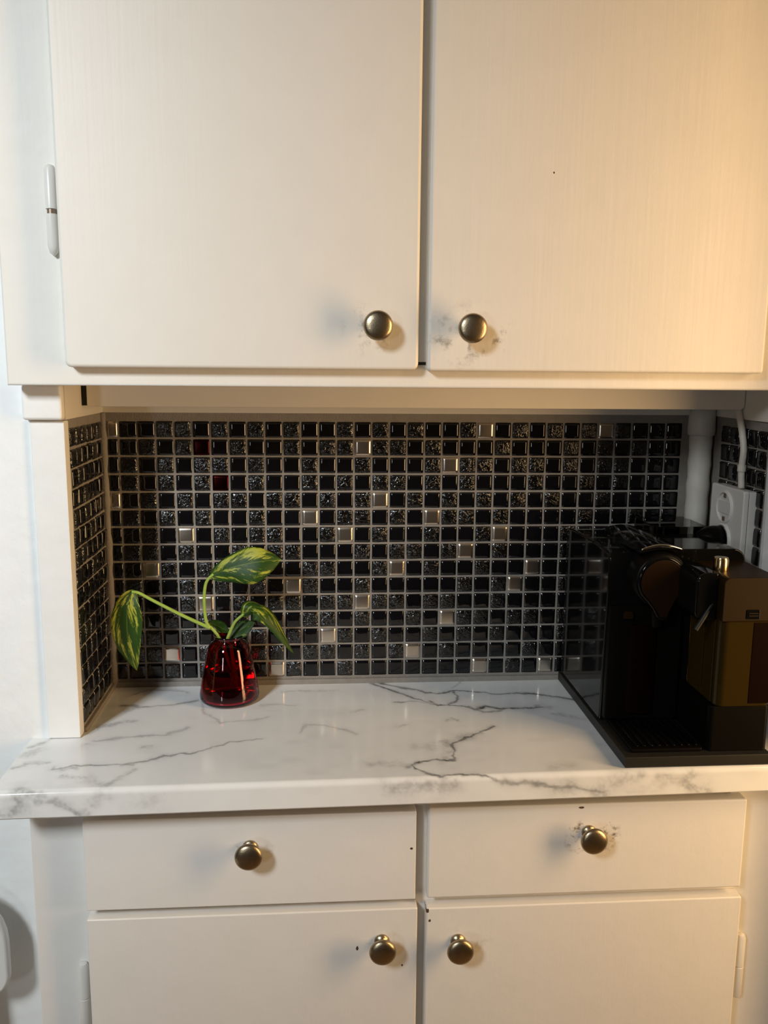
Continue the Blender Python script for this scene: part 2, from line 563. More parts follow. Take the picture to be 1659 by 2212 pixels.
# post at the left end of the niche
tr = obj('trim_1', box(-0.0610, -0.0215, YW - 0.004, -0.158, ZC + 0.0005, 0.0095, 0.0018), M['trim'])
tag(tr, 'white painted upright board at the left end of the tiled niche', kind='structure')
bm = box(-0.0665, -0.0205, YW - 0.013, -0.160, 0.0105, 0.052, 0.004, 3)
tc = obj('trim_2', bm, M['trim'])
tag(tc, 'white painted capital block on top of the upright board under the upper cabinet', kind='structure')

# ------------------------------------------------------------------ mosaic tiles
PROFILE = [(-1.0, 0.0), (-0.93, 0.75), (-0.62, 0.97), (0.0, 1.0), (0.62, 0.97), (0.93, 0.75), (1.0, 0.0)]


def tile_mesh(name, mat, half=0.01135, h=0.0022, dish=0.0, rough=0.0, seed=0, hw=None):
    """a pillowed glass tile, face towards -Y, back at y=0"""
    r = random.Random(seed)
    hw = hw or half
    n = len(PROFILE)
    vs, fs = [], []
    for j, (tz, hz) in enumerate(PROFILE):
        for i, (tx, hx) in enumerate(PROFILE):
            edge = min(hx, hz)
            y = h * (edge if edge < 0.9 else (0.9 + 0.1 * min(hx, hz)))
            y -= dish * (1 - tx * tx) * (1 - tz * tz) * h
            if 0 < i < n - 1 and 0 < j < n - 1 and rough:
                y += r.uniform(-rough, rough)
            k = 0.985 if (abs(tx) > 0.9 and abs(tz) > 0.9) else 1.0
            vs.append((tx * hw * k, -y, tz * half * k))
    for j in range(n - 1):
        for i in range(n - 1):
            a = j * n + i
            fs.append((a, a + 1, a + n + 1, a + n))
    me = bpy.data.meshes.new(name)
    me.from_pydata(vs, [], fs)
    me.materials.append(mat)
    me.shade_smooth()
    return me


T_S = [tile_mesh('glass_tile', M['tS']), tile_mesh('glass_tile_flat', M['tS'], h=0.0018)]
T_T = [tile_mesh('hammered_tile', M['tT'], rough=0.0006, seed=s) for s in range(5)]
T_M = [tile_mesh('metal_tile', M['tM'], dish=0.22)]
T_R = [tile_mesh('red_metal_tile', M['tR'], dish=0.0)]
CUT = {'S': tile_mesh('glass_tile_cut', M['tS'], hw=0.0066), 'T': tile_mesh('hammered_tile_cut', M['tT'], hw=0.0066, rough=0.0003, seed=9),
       'M': tile_mesh('metal_tile_cut', M['tM'], hw=0.0066), 'R': tile_mesh('red_tile_cut', M['tR'], hw=0.0066)}

ROWS = [  # 33 columns: the first is a cut tile in the corner
    'MSSTTSTSTSTSSTSTSTSSTMSTSTSTMTSSS',
    'SSTSTRSTSSTSTTMTTSTSSSTSSSTSTSTSS',
    'STSTSTTSTSSTSSTSSSTMTTSTTSTSTTSSS',
    'STSTSTRSTSSTSTSTTSTSTSSSTSSTSTSSS',
    'MSTSTSTTSTTSTSTMSTSTSTSTSTSSTSSSS',
    'STSTSTSSTSSMSTTSTSMTTSTSSSSTSSTSS',
    'SSTSMSTSTTSSTMSTSSTSSTMSSSTSSTSSS',
    'STTSTSSTSTTSSSTSTTSTMSTSSSTSSTSTS',
    'SSMTSTSSTSSTTSSTMSTSSTSSMSSTSSTSS',
    'STSSTSTSTSMTSSTSSSSSTSTMSSTSTSSTS',
    'SSSSTMSTSTTSTTMTTSTTSSTSSSSTSSTSS',
    'SSSTSTSTSSSTTSTSSTSMTTSTTSTSSTSSS',
    'SSTSTSTSTSTSMTSTSSTSTSTSSSTSSTSTS',
    'STTMSTSSTTSTTSTSTMSTSSSSTSSTSSTSS',
    'SSSTSTSSSMTSSTSSSSSSSMSTSMSTSSTSS',
]


def pick(ch, k):
    return {'S': T_S, 'T': T_T, 'M': T_M, 'R': T_R}[ch][k % len({'S': T_S, 'T': T_T, 'M': T_M, 'R': T_R}[ch])]


# what stands in front of the wall in the photograph: machine, plant, vase
def hidden_score(X, Z):
    d = Vector((X, 0, Z)) - CAM_P
    x = 829.5 + FPX * d.dot(CR) / d.dot(CF)
    y = 1106 - FPX * d.dot(CU) / d.dot(CF)
    hid = (x > 1205 and y > 1125) or (425 < x < 560 and y > 1385) or (465 < x < 605 and 1180 < y < 1250) or (245 < x < 308 and 1290 < y < 1420)
    return (1 if hid else 0, d.length)


cells = []
for r in range(15):
    for c in range(33):
        ch = ROWS[r][c]
        Z = -(r + 0.5) * P
        X = -0.0083 if c == 0 else (c - 0.5) * P
        cells.append((hidden_score(X, Z), r, c, ch, X, Z))
cells.sort(key=lambda t: t[0])
rest_v, rest_f, rest_m = [], [], []
rest_mats = [M['tS'], M['tT'], M['tM'], M['tR']]
for k, (_, r, c, ch, X, Z) in enumerate(cells):
    rr = random.Random(r * 100 + c)
    me = CUT[ch] if c == 0 else pick(ch, rr.randrange(5))
    loc = Vector((X + rr.uniform(-.0002, .0002), 0.0006 + rr.uniform(0, 0.0004), Z + rr.uniform(-.0002, .0002)))
    rot = Matrix.Rotation(math.radians(rr.uniform(-.9, .9)), 4, 'X') @ Matrix.Rotation(math.radians(rr.uniform(-.9, .9)), 4, 'Z') @ Matrix.Rotation(math.radians(rr.uniform(-.5, .5)), 4, 'Y')
    if k < 300:
        o = bpy.data.objects.new('tile', me)
        COL.objects.link(o)
        o.parent = wall_back
        o.matrix_local = Matrix.Translation(loc) @ rot
    else:
        mw = Matrix.Translation(loc) @ rot
        b0 = len(rest_v)
        rest_v += [tuple(mw @ v.co) for v in me.vertices]
        rest_f += [tuple(b0 + i for i in p.vertices) for p in me.polygons]
        rest_m += [rest_mats.index(me.materials[0])] * len(me.polygons)
me = bpy.data.meshes.new('tiles')
me.from_pydata(rest_v, [], rest_f)
for mm in rest_mats:
    me.materials.append(mm)
me.polygons.foreach_set('material_index', rest_m)
me.shade_smooth()
o = bpy.data.objects.new('tiles', me)
COL.objects.link(o)
o.parent = wall_back
o['kind'] = 'stuff'

for side, wl, x, sg, y0, ncol in (('L', wall_left, XL - 0.0006, 1, -0.0065, 6), ('R', wall_right, XR + 0.0006, -1, -0.045, 5)):
    for r in range(15):
        sh = random.Random(r + (50 if sg > 0 else 90)).uniform(-0.003, 0.003) if sg > 0 else 0
        for c in range(ncol):
            rr = random.Random(r * 31 + c + (1000 if sg > 0 else 2000))
            ch = rr.choice('SSST')
            me = pick(ch, rr.randrange(5))
            o = bpy.data.objects.new('tile', me)
            COL.objects.link(o)
            o.parent = wl
            Yt = y0 - (c + 0.5) * P + sh
            o.matrix_local = (Matrix.Translation((x + sg * 0.0002, Yt + rr.uniform(-.0005, .0005), -(r + 0.5) * P + rr.uniform(-.0006, .0006)))
                              @ Matrix.Rotation(math.radians(90 * sg + rr.uniform(-1.2, 1.2)), 4, 'Z')
                              @ Matrix.Rotation(math.radians(rr.uniform(-1.2, 1.2)), 4, 'X') @ Matrix.Rotation(math.radians(rr.uniform(-1, 1)), 4, 'Y'))

# ------------------------------------------------------------------ worktop with marble veins


def front(X):
    return -0.3125 + 0.0184 * (X + 0.07)


def vnoise(x, y, seed):
    """smooth value noise"""
    r = np.random.default_rng(seed)
    tab = r.random((64, 64))
    xi, yi = np.floor(x).astype(int), np.floor(y).astype(int)
    fx, fy = x - xi, y - yi
    fx, fy = fx * fx * (3 - 2 * fx), fy * fy * (3 - 2 * fy)
    a = tab[xi % 64, yi % 64]
    b = tab[(xi + 1) % 64, yi % 64]
    c = tab[xi % 64, (yi + 1) % 64]
    d = tab[(xi + 1) % 64, (yi + 1) % 64]
    return (a * (1 - fx) + b * fx) * (1 - fy) + (c * (1 - fx) + d * fx) * fy


def za(z):
    return [(400 + a / 1.843, 1440 + b / 1.843) for a, b in z]


def zb(z):
    return [(a / 4.1475, 1400 + b / 4.1475) for a, b in z]


def zc(z):
    return [(1200 + a / 3.614, 1650 + b / 3.614) for a, b in z]


VEINS = [  # polyline in photo pixels, half width (m), strength
    (za([(640, 46), (720, 54), (790, 68), (860, 85), (920, 90), (960, 105), (1010, 108), (1060, 98), (1110, 97), (1170, 102), (1250, 110), (1320, 105), (1390, 108), (1450, 118), (1560, 133)]), 0.0022, 0.85),
    (za([(700, 50), (780, 80), (850, 105), (920, 128), (985, 145), (1000, 155), (1050, 155), (1120, 160), (1160, 170), (1190, 158), (1260, 168), (1330, 165), (1420, 160)]), 0.0020, 0.75),
    (za([(1060, 98), (1090, 120), (1075, 140), (1050, 155)]), 0.0022, 0.7),
    (za([(975, 135), (1000, 152), (1060, 156)]), 0.0030, 0.55),
    (za([(835, 142), (900, 138), (960, 145), (1000, 155)]), 0.0013, 0.45),
    (za([(1160, 170), (1190, 182), (1240, 178), (1270, 165)]), 0.0014, 0.45),
    (za([(1360, 165), (1400, 158), (1450, 162)]), 0.004, 0.35),
    (za([(1040, 215), (1060, 205), (1080, 212)]), 0.003, 0.3),
    (za([(1460, 185), (1520, 195), (1590, 210)]), 0.003, 0.3),
    (za([(1225, 238), (1170, 262), (1130, 278), (1085, 295), (1065, 312), (1075, 335), (1060, 355), (1075, 372), (1010, 370), (950, 375), (905, 392), (920, 410), (970, 425), (1030, 436), (1090, 430), (1150, 428), (1210, 436)]), 0.0019, 0.62),
    (za([(1180, 260), (1120, 280), (1070, 300), (1020, 305)]), 0.007, 0.28),
    (za([(1060, 320), (1050, 355), (1020, 372)]), 0.007, 0.26),
    (za([(740, 388), (830, 390), (910, 392)]), 0.006, 0.22),
    (za([(880, 398), (910, 392), (940, 380)]), 0.0045, 0.4),
    (za([(920, 320), (1000, 322), (1050, 330)]), 0.007, 0.16),
    (za([(1030, 436), (1060, 452), (1040, 468), (960, 476), (880, 482), (800, 487)]), 0.006, 0.30),
    (za([(1210, 436), (1260, 455), (1340, 462), (1430, 468), (1500, 480), (1600, 490), (1660, 500)]), 0.0022, 0.42),
    (za([(0, 348), (60, 335), (120, 318), (180, 300), (240, 292), (310, 288)]), 0.0018, 0.45),
    (za([(60, 140), (80, 190), (150, 225), (250, 215), (330, 200)]), 0.0018, 0.22),
    (za([(300, 155), (360, 150), (440, 155)]), 0.0022, 0.2),
    (za([(480, 232), (560, 235), (630, 250), (680, 268)]), 0.0022, 0.22),
    (za([(455, 262), (470, 245), (480, 235)]), 0.0016, 0.25),
    (za([(390, 100), (480, 95), (600, 95)]), 0.003, 0.22),
    (za([(670, 178), (700, 172)]), 0.004, 0.25),
    (za([(840, 240), (870, 232)]), 0.003, 0.22),
    (za([(1460, 400), (1540, 392)]), 0.006, 0.2),
    (za([(1060, 85), (1110, 50), (1150, 42)]), 0.002, 0.25),
    (zb([(470, 1080), (560, 1072), (650, 1058), (760, 1048), (880, 1048), (1000, 1045), (1100, 1035), (1200, 1025), (1320, 1010), (1450, 975), (1560, 955), (1680, 943)]), 0.0019, 0.5),
    (zb([(1080, 1050), (1130, 1035), (1190, 1040)]), 0.003, 0.45),
    (zb([(480, 1080), (560, 1078), (680, 1072)]), 0.0045, 0.3),
    (zb([(1080, 520), (1180, 515), (1240, 530), (1330, 525), (1440, 520), (1560, 505), (1660, 488), (1760, 470)]), 0.0022, 0.42),
    (zb([(1140, 560), (1200, 545), (1260, 532)]), 0.004, 0.25),
    (zb([(1150, 430), (1250, 400), (1340, 372), (1450, 375), (1560, 380), (1680, 395)]), 0.003, 0.42),
    (zb([(790, 770), (900, 715), (1000, 685), (1100, 655), (1210, 648)]), 0.0035, 0.3),
    (zb([(830, 830), (940, 820), (1050, 810), (1180, 800), (1330, 785), (1480, 780), (1580, 750), (1680, 712)]), 0.0026, 0.28),
    (zb([(740, 875), (780, 865)]), 0.004, 0.3),
    (zb([(1270, 890), (1340, 880)]), 0.0045, 0.25),
    (zb([(560, 1150), (700, 1160), (800, 1190), (900, 1215), (960, 1228), (1050, 1175), (1130, 1130), (1215, 1092)]), 0.0030, 0.3),
    (zb([(770, 1180), (850, 1200), (960, 1225)]), 0.007, 0.18),
    (zb([(110, 1082), (230, 1045), (330, 1030), (430, 1030)]), 0.0035, 0.3),
    (zb([(280, 885), (380, 855), (455, 818)]), 0.0035, 0.35),
    (zb([(220, 965), (280, 945), (340, 912)]), 0.006, 0.22),
    (zb([(160, 1290), (200, 1265), (260, 1285), (330, 1290)]), 0.006, 0.35),
    (zb([(170, 1330), (160, 1370), (190, 1430), (130, 1470), (0, 1510)]), 0.0085, 0.34),
    (zb([(330, 1385), (420, 1375), (480, 1378), (560, 1420), (640, 1450), (690, 1470), (770, 1495)]), 0.0035, 0.32),
    (zb([(620, 1440), (680, 1465), (740, 1480)]), 0.0035, 0.4),
    (zb([(820, 1395), (870, 1350), (930, 1330)]), 0.005, 0.25),
    (zb([(1270, 1370), (1400, 1350)]), 0.010, 0.14),
    (zc([(0, 175), (120, 185), (260, 205), (370, 235)]), 0.006, 0.28),
    (zc([(330, 225), (420, 170), (520, 115), (660, 95)]), 0.0075, 0.28),
    (zc([(1065, 55), (1065, 100), (1005, 150), (1065, 190), (1140, 210), (1200, 245)]), 0.0055, 0.4),
    (zc([(820, 110), (920, 130), (1010, 150)]), 0.006, 0.24),
    (zc([(560, 210), (740, 200), (800, 160)]), 0.007, 0.14),
]

X0, X1 = -0.0815, 0.944
NX = 800
S_TOP = []                       # profile samples: (kind, value)
ys = np.linspace(0.0, 1.0, 250)
R_ED = 0.0065
THK = 0.0325
arc = np.linspace(0, math.pi / 2, 9)[1:]
drop = np.linspace(R_ED, THK - 0.002, 22)[1:]
gx = np.linspace(X0, X1, NX)
rows_xyz, rows_uv = [], []
fr = front(gx)
zero = np.zeros_like(gx)
for t in ys:
    Y = 0.003 + (fr + R_ED - 0.003) * t
    rows_xyz.append((gx, Y, zero + ZC))
    rows_uv.append((gx, Y - (fr + R_ED)))          # distance behind the edge (positive)
s = 0.0
for a in arc:
    rows_xyz.append((gx, fr + R_ED - R_ED * math.sin(a), zero + ZC - R_ED * (1 - math.cos(a))))
    rows_uv.append((gx, zero - R_ED * a))
for dd in drop:
    rows_xyz.append((gx, fr, zero + ZC - dd))
    rows_uv.append((gx, zero - R_ED * math.pi / 2 - (dd - R_ED)))
NT = len(rows_xyz)
rows_xyz.append((gx, fr + 0.002, zero + ZC - THK))
rows_xyz.append((gx, fr + 0.06, zero + ZC - THK))
rows_xyz.append((gx, zero + 0.003, zero + ZC - THK))
for _ in range(3):
    rows_uv.append((gx, zero - 0.05))
V3 = np.array([np.stack(r, 1) for r in rows_xyz])      # rows, nx, 3
UV = np.array([np.stack(r, 1) for r in rows_uv])
U, S = UV[..., 0], UV[..., 1]


def vein_uv(x, y):
    p = pxz(x, y, ZC)
    f = front(p.x)
    if p.y > f + R_ED:
        return (p.x, p.y - (f + R_ED))
    if p.y > f - 0.004:
        return (p.x, -R_ED * math.pi / 2 * (f + R_ED - p.y) / (R_ED + 0.004))
    p = px(x, y, f)
    return (p.x, -R_ED * math.pi / 2 - max(0.0, (ZC - R_ED) - p.z))


wob1 = (vnoise(U * 90 + 3, S * 90 + 7, 1) - .5) * 0.005 + (vnoise(U * 260, S * 260, 2) - .5) * 0.0022
wob2 = (vnoise(U * 90 + 31, S * 90 + 17, 3) - .5) * 0.005 + (vnoise(U * 260, S * 260, 4) - .5) * 0.0022
UU, SS = U + wob1, S + wob2
wid = 0.5 + 1.1 * vnoise(U * 55, S * 55, 5)
patch = np.clip(vnoise(U * 120, S * 120, 6) * 0.6 + vnoise(U * 400, S * 400, 8) * 0.5, 0.25, 1.0)
VE = np.zeros_like(U)
for poly, hw, st in VEINS:
    q = [vein_uv(*p) for p in poly]
    dm = np.full_like(U, 9.0)
    x0 = min(a for a, b in q) - 0.03
    x1 = max(a for a, b in q) + 0.03
    i0, i1 = np.searchsorted(gx, [x0, x1])
    sub = np.s_[:, i0:i1]
    for (ax, ay), (bx, by) in zip(q, q[1:]):
        dx, dy = bx - ax, by - ay
        L = dx * dx + dy * dy + 1e-12
        t = np.clip(((UU[sub] - ax) * dx + (SS[sub] - ay) * dy) / L, 0, 1)
        dm[sub] = np.minimum(dm[sub], np.hypot(UU[sub] - ax - t * dx, SS[sub] - ay - t * dy))
    wv = hw * wid
    core = np.exp(-(dm / (1.0 * wv)) ** 2)
    halo = np.exp(-(dm / (3.2 * wv)) ** 2) * 0.22
    VE = np.maximum(VE, min(1.0, st * 1.6) * np.clip(core + halo, 0, 1) * (0.45 + 0.55 * patch if hw < 0.0028 else patch * 1.05))
cloud = vnoise(U * 14 + 5, S * 22, 9) * vnoise(U * 37, S * 60 + 9, 10)
VE = np.clip(VE + np.clip(cloud - 0.38, 0, 1) * 0.25, 0, 1)
nr = V3.shape[0]
verts = V3.reshape(-1, 3)
idx = np.arange(nr * NX).reshape(nr, NX)
quads = np.stack([idx[:-1, :-1], idx[1:, :-1], idx[1:, 1:], idx[:-1, 1:]], -1).reshape(-1, 4)
# two end caps as single polygons
me = bpy.data.meshes.new('worktop')
nq = len(quads)
endL = idx[:, 0]
endR = idx[::-1, -1]
loops = np.concatenate([quads.ravel(), endL[::-1], endR[::-1]])
starts = np.concatenate([np.arange(nq) * 4, [nq * 4, nq * 4 + nr]])
totals = np.concatenate([np.full(nq, 4), [nr, nr]])
me.vertices.add(len(verts))
me.vertices.foreach_set('co', verts.astype(np.float32).ravel())
me.loops.add(len(loops))
me.loops.foreach_set('vertex_index', loops.astype(np.int32))
me.polygons.add(len(starts))
me.polygons.foreach_set('loop_start', starts.astype(np.int32))
me.polygons.foreach_set('loop_total', totals.astype(np.int32))
me.update(calc_edges=True)
me.validate()
at = me.attributes.new('vein', 'FLOAT', 'POINT')
at.data.foreach_set('value', VE.ravel().astype(np.float32))
me.materials.append(M['marble'])
wt = link('worktop', me, M['marble'], None, True, False, 35)
tag(wt, 'white marble-look worktop with grey veins and rounded front edge', 'worktop')

# ------------------------------------------------------------------ knobs and hinges


def knob_profile():
    return [(0.0088, -0.0004), (0.0092, 0.0004), (0.0092, 0.0022), (0.0080, 0.0036), (0.0056, 0.0048), (0.0050, 0.009), (0.0060, 0.0130),
            (0.0098, 0.0158), (0.0146, 0.0182), (0.0160, 0.0196), (0.0163, 0.0211), (0.0160, 0.0226), (0.0148, 0.0243),
            (0.0122, 0.0257), (0.0080, 0.0267), (0.0035, 0.0272), (0.0, 0.0273)]


def knob(parent, x, yface, z, label=None):
    bm = lathe(knob_profile(), (0, -1, 0), (0, 0, 0), 40, cap=True)
    bmesh.ops.translate(bm, verts=bm.verts, vec=(x, yface, z))
    o = obj('knob', bm, M['brass'], parent, origin=(x, yface, z), wn=False, angle=None)
    o['label'] = label or 'round aged brass knob'
    return o


def hinge(parent, x, y, z0, z1, taper=False, bare=False):
    zm = (z0 + z1) / 2 if not taper else z0 + (z1 - z0) * 0.51
    bm = bmesh.new()
    r = 0.0062
    add_lathe(bm, [(0.002, z1 - zm), (0.0045, z1 - zm - 0.0012), (r, z1 - zm - 0.005), (r, 0.0008), (r - 0.0006, 0.0004)], (0, 0, 1), (x, y, zm), 20)
    low = [(r - 0.0006, -0.0045 if bare else -0.0004), (r, -0.005 if bare else -0.0009), (r, z0 - zm + 0.010), (0.0040, z0 - zm + 0.003), (0.0006, z0 - zm)] if taper else \
        [(r - 0.0006, -0.0004), (r, -0.0009), (r, z0 - zm + 0.005), (0.0045, z0 - zm + 0.0012), (0.002, z0 - zm)]
    add_lathe(bm, low, (0, 0, 1), (x, y, zm), 20)
    # leaf let into the frame
    add_box(bm, x - 0.0022, x + 0.0022, y, y + 0.010, z0 + 0.012, z1 - 0.004, 0.0005, 1)
    h = obj('hinge', bm, M['hinge'], parent, wn=False)
    if bare:
        b2 = lathe([(r - 0.0012, -0.0055), (r - 0.0012, 0.0015)], (0, 0, 1), (x, y, zm), 20)
        # pin belongs to the hinge barrel; kept inside the same sub-part
        obj('hinge_pin', b2, M['bare_steel'], parent, wn=False)['label'] = 'bare brown hinge pin'
    return h


def slab(x0, x1, z0, z1, y0, y1, r=0.004, corner=0.003, wav=0.0):
    """door slab with rounded face edges; y0 = face, y1 = back"""
    bm = prism(rrect(x0, x1, z0, z1, corner, 3), y1, y0)
    fe = [e for e in bm.edges if all(abs(v.co.y - y0) < 1e-6 for v in e.verts)]
    bmesh.ops.bevel(bm, geom=fe, offset=r, offset_type='OFFSET', segments=4, profile=0.5, affect='EDGES', clamp_overlap=True)
    return bm


# ------------------------------------------------------------------ upper cabinet
ZB = 0.0512        # lower edge of the face frame
ZT = 0.98
up = thing('wall_cabinet', 'cream painted upper wall cabinet with two doors above the mosaic', 'cabinet', (0.40, -0.11, ZB))
cx0, cx1 = -0.0700, 0.880
obj('carcass', box(cx0 + 0.004, cx1 - 0.004, YF_UP + 0.018, -0.0005, ZB + 0.0015, ZT), M['frame'], up, smooth=False, wn=False)
# face frame: stiles and rails
zr = ZB + 0.0278
comb = [(cx0, ZB), (cx1, ZB), (cx1, ZT), (0.782, ZT), (0.782, zr), (0.4068, zr), (0.4068, ZT), (0.383, ZT), (0.383, zr), (0.012, zr), (0.012, ZT), (cx0, ZT)]
bm = prism(comb, YF_UP + 0.018, YF_UP)
oe = [e for e in bm.edges if all(abs(v_.co.y - YF_UP) < 1e-6 for v_ in e.verts)
      and (all(abs(v_.co.z - ZB) < 1e-6 for v_ in e.verts) or all(abs(v_.co.x - cx0) < 1e-6 for v_ in e.verts))]
bmesh.ops.bevel(bm, geom=oe, offset=0.0028, offset_type='OFFSET', segments=3, profile=0.5, affect='EDGES', clamp_overlap=True)
obj('face_frame', bm, M['frame'], up)
obj('gap_shadow_strip', box(0.385, 0.405, YF_UP - 0.0004, YF_UP + 0.002, ZB + 0.0262, ZB + 0.0296), M['gap_shade'], up, smooth=False)  # black strip painting the shade in the gap between the doors
gU1 = [(0.338, YD_UP, 0.118, 0.040, 0.036, 0.9)]
gU2 = [(0.452, YD_UP, 0.108, 0.052, 0.046, 0.8), (0.475, YD_UP, 0.108, 0.026, 0.022, 1.0), (0.41, YD_UP, 0.10, 0.018, 0.05, 0.5)]
M['door_u1'] = mat_paint('cream_door_paint_worn', CREAM, 0.45, 0.24, 0.10, gU1)
M['door_u2'] = mat_paint('cream_door_paint_rubbed', CREAM, 0.45, 0.24, 0.10, gU2,
                         [(0.535, YD_UP, 0.287, 0.0009, 0.0014)])
M['door_l1'] = mat_paint('white_door_paint', (0.80, 0.775, 0.73), 0.28, 0.12, 0.12, [(0.35, YD_LO, -0.617, 0.04, 0.03, 0.3)],
                         [(0.3205, YD_LO, -0.6225, 0.0018, 0.0035), (0.3755, YD_LO, -0.648, 0.0012, 0.002)])
M['door_l2'] = mat_paint('white_door_paint_chipped', (0.80, 0.775, 0.73), 0.28, 0.12, 0.12, [(0.455, YD_LO, -0.617, 0.035, 0.024, 0.5)],
                         [(0.4055, YD_LO, -0.576, 0.0025, 0.003), (0.4085, YD_LO, -0.589, 0.0018, 0.0022)])
M['drawer_1'] = mat_paint('white_drawer_paint', (0.80, 0.78, 0.745), 0.26, 0.08, 0.12, [(0.196, YD_LO, -0.488, 0.030, 0.014, 0.7)],
                          [(0.385, YD_LO, -0.493, 0.002, 0.0018)])
M['drawer_2'] = mat_paint('white_drawer_paint_rubbed', (0.80, 0.775, 0.73), 0.28, 0.08, 0.12,
                          [(0.588, YD_LO, -0.485, 0.020, 0.024, 2.2), (0.624, YD_LO, -0.484, 0.018, 0.026, 2.0)],
                          [(0.590, YD_LO, -0.4465, 0.004, 0.0016)])

d1 = obj('door', slab(-0.0012, 0.3885, 0.0716, ZT - 0.02, YD_UP, YF_UP - 0.0006, 0.004, 0.007), M['door_u1'], up)
d1['label'] = 'left cream door of the upper cabinet, grubby round its brass knob'
d2 = obj('door', slab(0.3990, 0.7920, 0.0708, ZT - 0.02, YD_UP, YF_UP - 0.0006, 0.005, 0.004), M['door_u2'], up)
d2['label'] = 'right cream door of the upper cabinet, dark smudges beside its brass knob'
K = 0.0215   # depth at which a knob's widest ring stands in front of the door


def knob_at(door, x, y, yface):
    """centre of the knob's rim seen at photo pixel (x, y)"""
    p = px(x, y, yface - K)
    knob(door, p.x, yface, p.z)


knob_at(d1, 817, 703, YD_UP)
knob_at(d2, 1022, 709, YD_UP)
hinge(d1, -0.0098, YF_UP - 0.0045, 0.1905, 0.2850, taper=True, bare=True)
# board and lamp housing hung under the cabinet
bz0, bz1 = 0.0235, ZB - 0.001
vb = prism(rrect(-0.0112, 0.8335, bz0, bz1, 0.001, 4, rs=(0.001, 0.006, 0.001, 0.001)), -0.112, -0.030, 0.0012)
v = obj('valance_board', vb, M['board'], up)
v['label'] = 'long beige board hung beneath the upper cabinet'
obj('slot_shade_block', box(-0.0184, -0.0122, -0.108, -0.05, bz0 + 0.001, bz1), M['gap_shade'], up, smooth=False)['label'] = 'solid strip painting the dark of the gap at the end of the board'  # solid block coloured like the shade of the open gap

# ------------------------------------------------------------------ base cabinet
bc = thing('base_cabinet', 'white painted base cabinet with two drawers over two doors', 'cabinet', (0.40, -0.12, ZF))
lx0, lx1 = -0.0632, 0.9440
ztop = ZC - THK - 0.0006
obj('carcass', box(lx0 + 0.004, lx1 - 0.003, YF_LO + 0.018, YW - 0.001, ZF + 0.10, ztop), M['low'], bc, smooth=False, wn=False)
obj('carcass_back', box(XL + 0.001, XR - 0.001, YW - 0.001, -0.002, ZF + 0.10, ztop), M['low'], bc, smooth=False, wn=False)
obj('plinth', box(lx0 + 0.03, lx1 - 0.003, YF_LO + 0.05, YF_LO + 0.07, ZF, ZF + 0.10), M['low'], bc, smooth=False, wn=False)
ZM1, ZM2 = -0.5575, -0.5745
obj('stile', box(lx0, 0.012, YF_LO, YF_LO + 0.018, ZF + 0.08, ztop), M['low'], bc)
obj('stile', box(0.385, 0.4105, YF_LO, YF_LO + 0.018, ZF + 0.11, ztop - 0.0176), M['low'], bc)
obj('stile', box(0.784, lx1, YF_LO, YF_LO + 0.018, ZF + 0.08, ztop), M['low'], bc)
obj('top_rail', box(0.0118, 0.7842, YF_LO, YF_LO + 0.018, ztop - 0.0176, ztop), M['low'], bc)
obj('middle_rail', box(0.0118, 0.3852, YF_LO, YF_LO + 0.018, -0.585, -0.548), M['low'], bc)
obj('middle_rail', box(0.4103, 0.7842, YF_LO, YF_LO + 0.018, -0.585, -0.548), M['low'], bc)
obj('bottom_rail', box(0.0118, 0.7842, YF_LO, YF_LO + 0.018, ZF + 0.08, ZF + 0.11), M['low'], bc)

dr1 = obj('drawer', slab(0.0015, 0.3905, -0.5600, -0.4455, YD_LO, YF_LO - 0.0006, 0.0042, 0.0015), M['drawer_1'], bc)
dr1['label'] = 'left white drawer front under the worktop'
dr2 = obj('drawer', slab(0.4045, 0.7970, -0.5595, -0.4420, YD_LO, YF_LO - 0.0006, 0.0036, 0.0025), M['drawer_2'], bc)
dr2['label'] = 'right white drawer front with worn paint round its knob'
do1 = obj('door', slab(0.0005, 0.3935, ZF + 0.095, -0.5715, YD_LO, YF_LO - 0.0006, 0.005, 0.002), M['door_l1'], bc)
do1['label'] = 'left white lower door'
do2 = obj('door', slab(0.4040, 0.8000, ZF + 0.095, -0.5728, YD_LO, YF_LO - 0.0006, 0.005, 0.002), M['door_l2'], bc)
do2['label'] = 'right white lower door with chipped top corner'
knob_at(dr1, 537, 1852, YD_LO)
knob_at(dr2, 1284, 1818, YD_LO)
knob_at(do1, 827, 2058, YD_LO)
knob_at(do2, 995, 2057, YD_LO)
hinge(do1, -0.0100, YF_LO - 0.0045, -0.7300, -0.6365)
hinge(do2, 0.8105, YF_LO - 0.0045, -0.7230, -0.6330)

# ------------------------------------------------------------------ pipe in the corner
pi_ = thing('heating_pipe', 'off-white painted pipe standing in the right corner of the niche', 'pipe', (0.8175, -0.0235, ZC))
bm = bmesh.new()
rp = 0.0158
prof = [(rp, 0.0)]
for i in range(1, 40):
    prof.append((rp + 0.0005 * math.sin(i * 1.7) + 0.0003 * math.sin(i * 4.1), i / 40 * 0.385))
prof.append((rp, 0.388))
add_lathe(bm, prof, (0, 0, 1), (0.8175, -0.0235, ZC + 0.0004), 14)
obj('pipe', bm, M['pipe'], pi_, angle=None, wn=False)
bm = lathe([(0.0165, -0.0185), (0.0188, -0.017), (0.0192, -0.010), (0.0186, 0.004), (0.0178, 0.021)], (0, 0, 1), (0.8175, -0.0235, 0.0015), 12)
obj('collar', bm, M['pipe'], pi_, angle=None, wn=False)

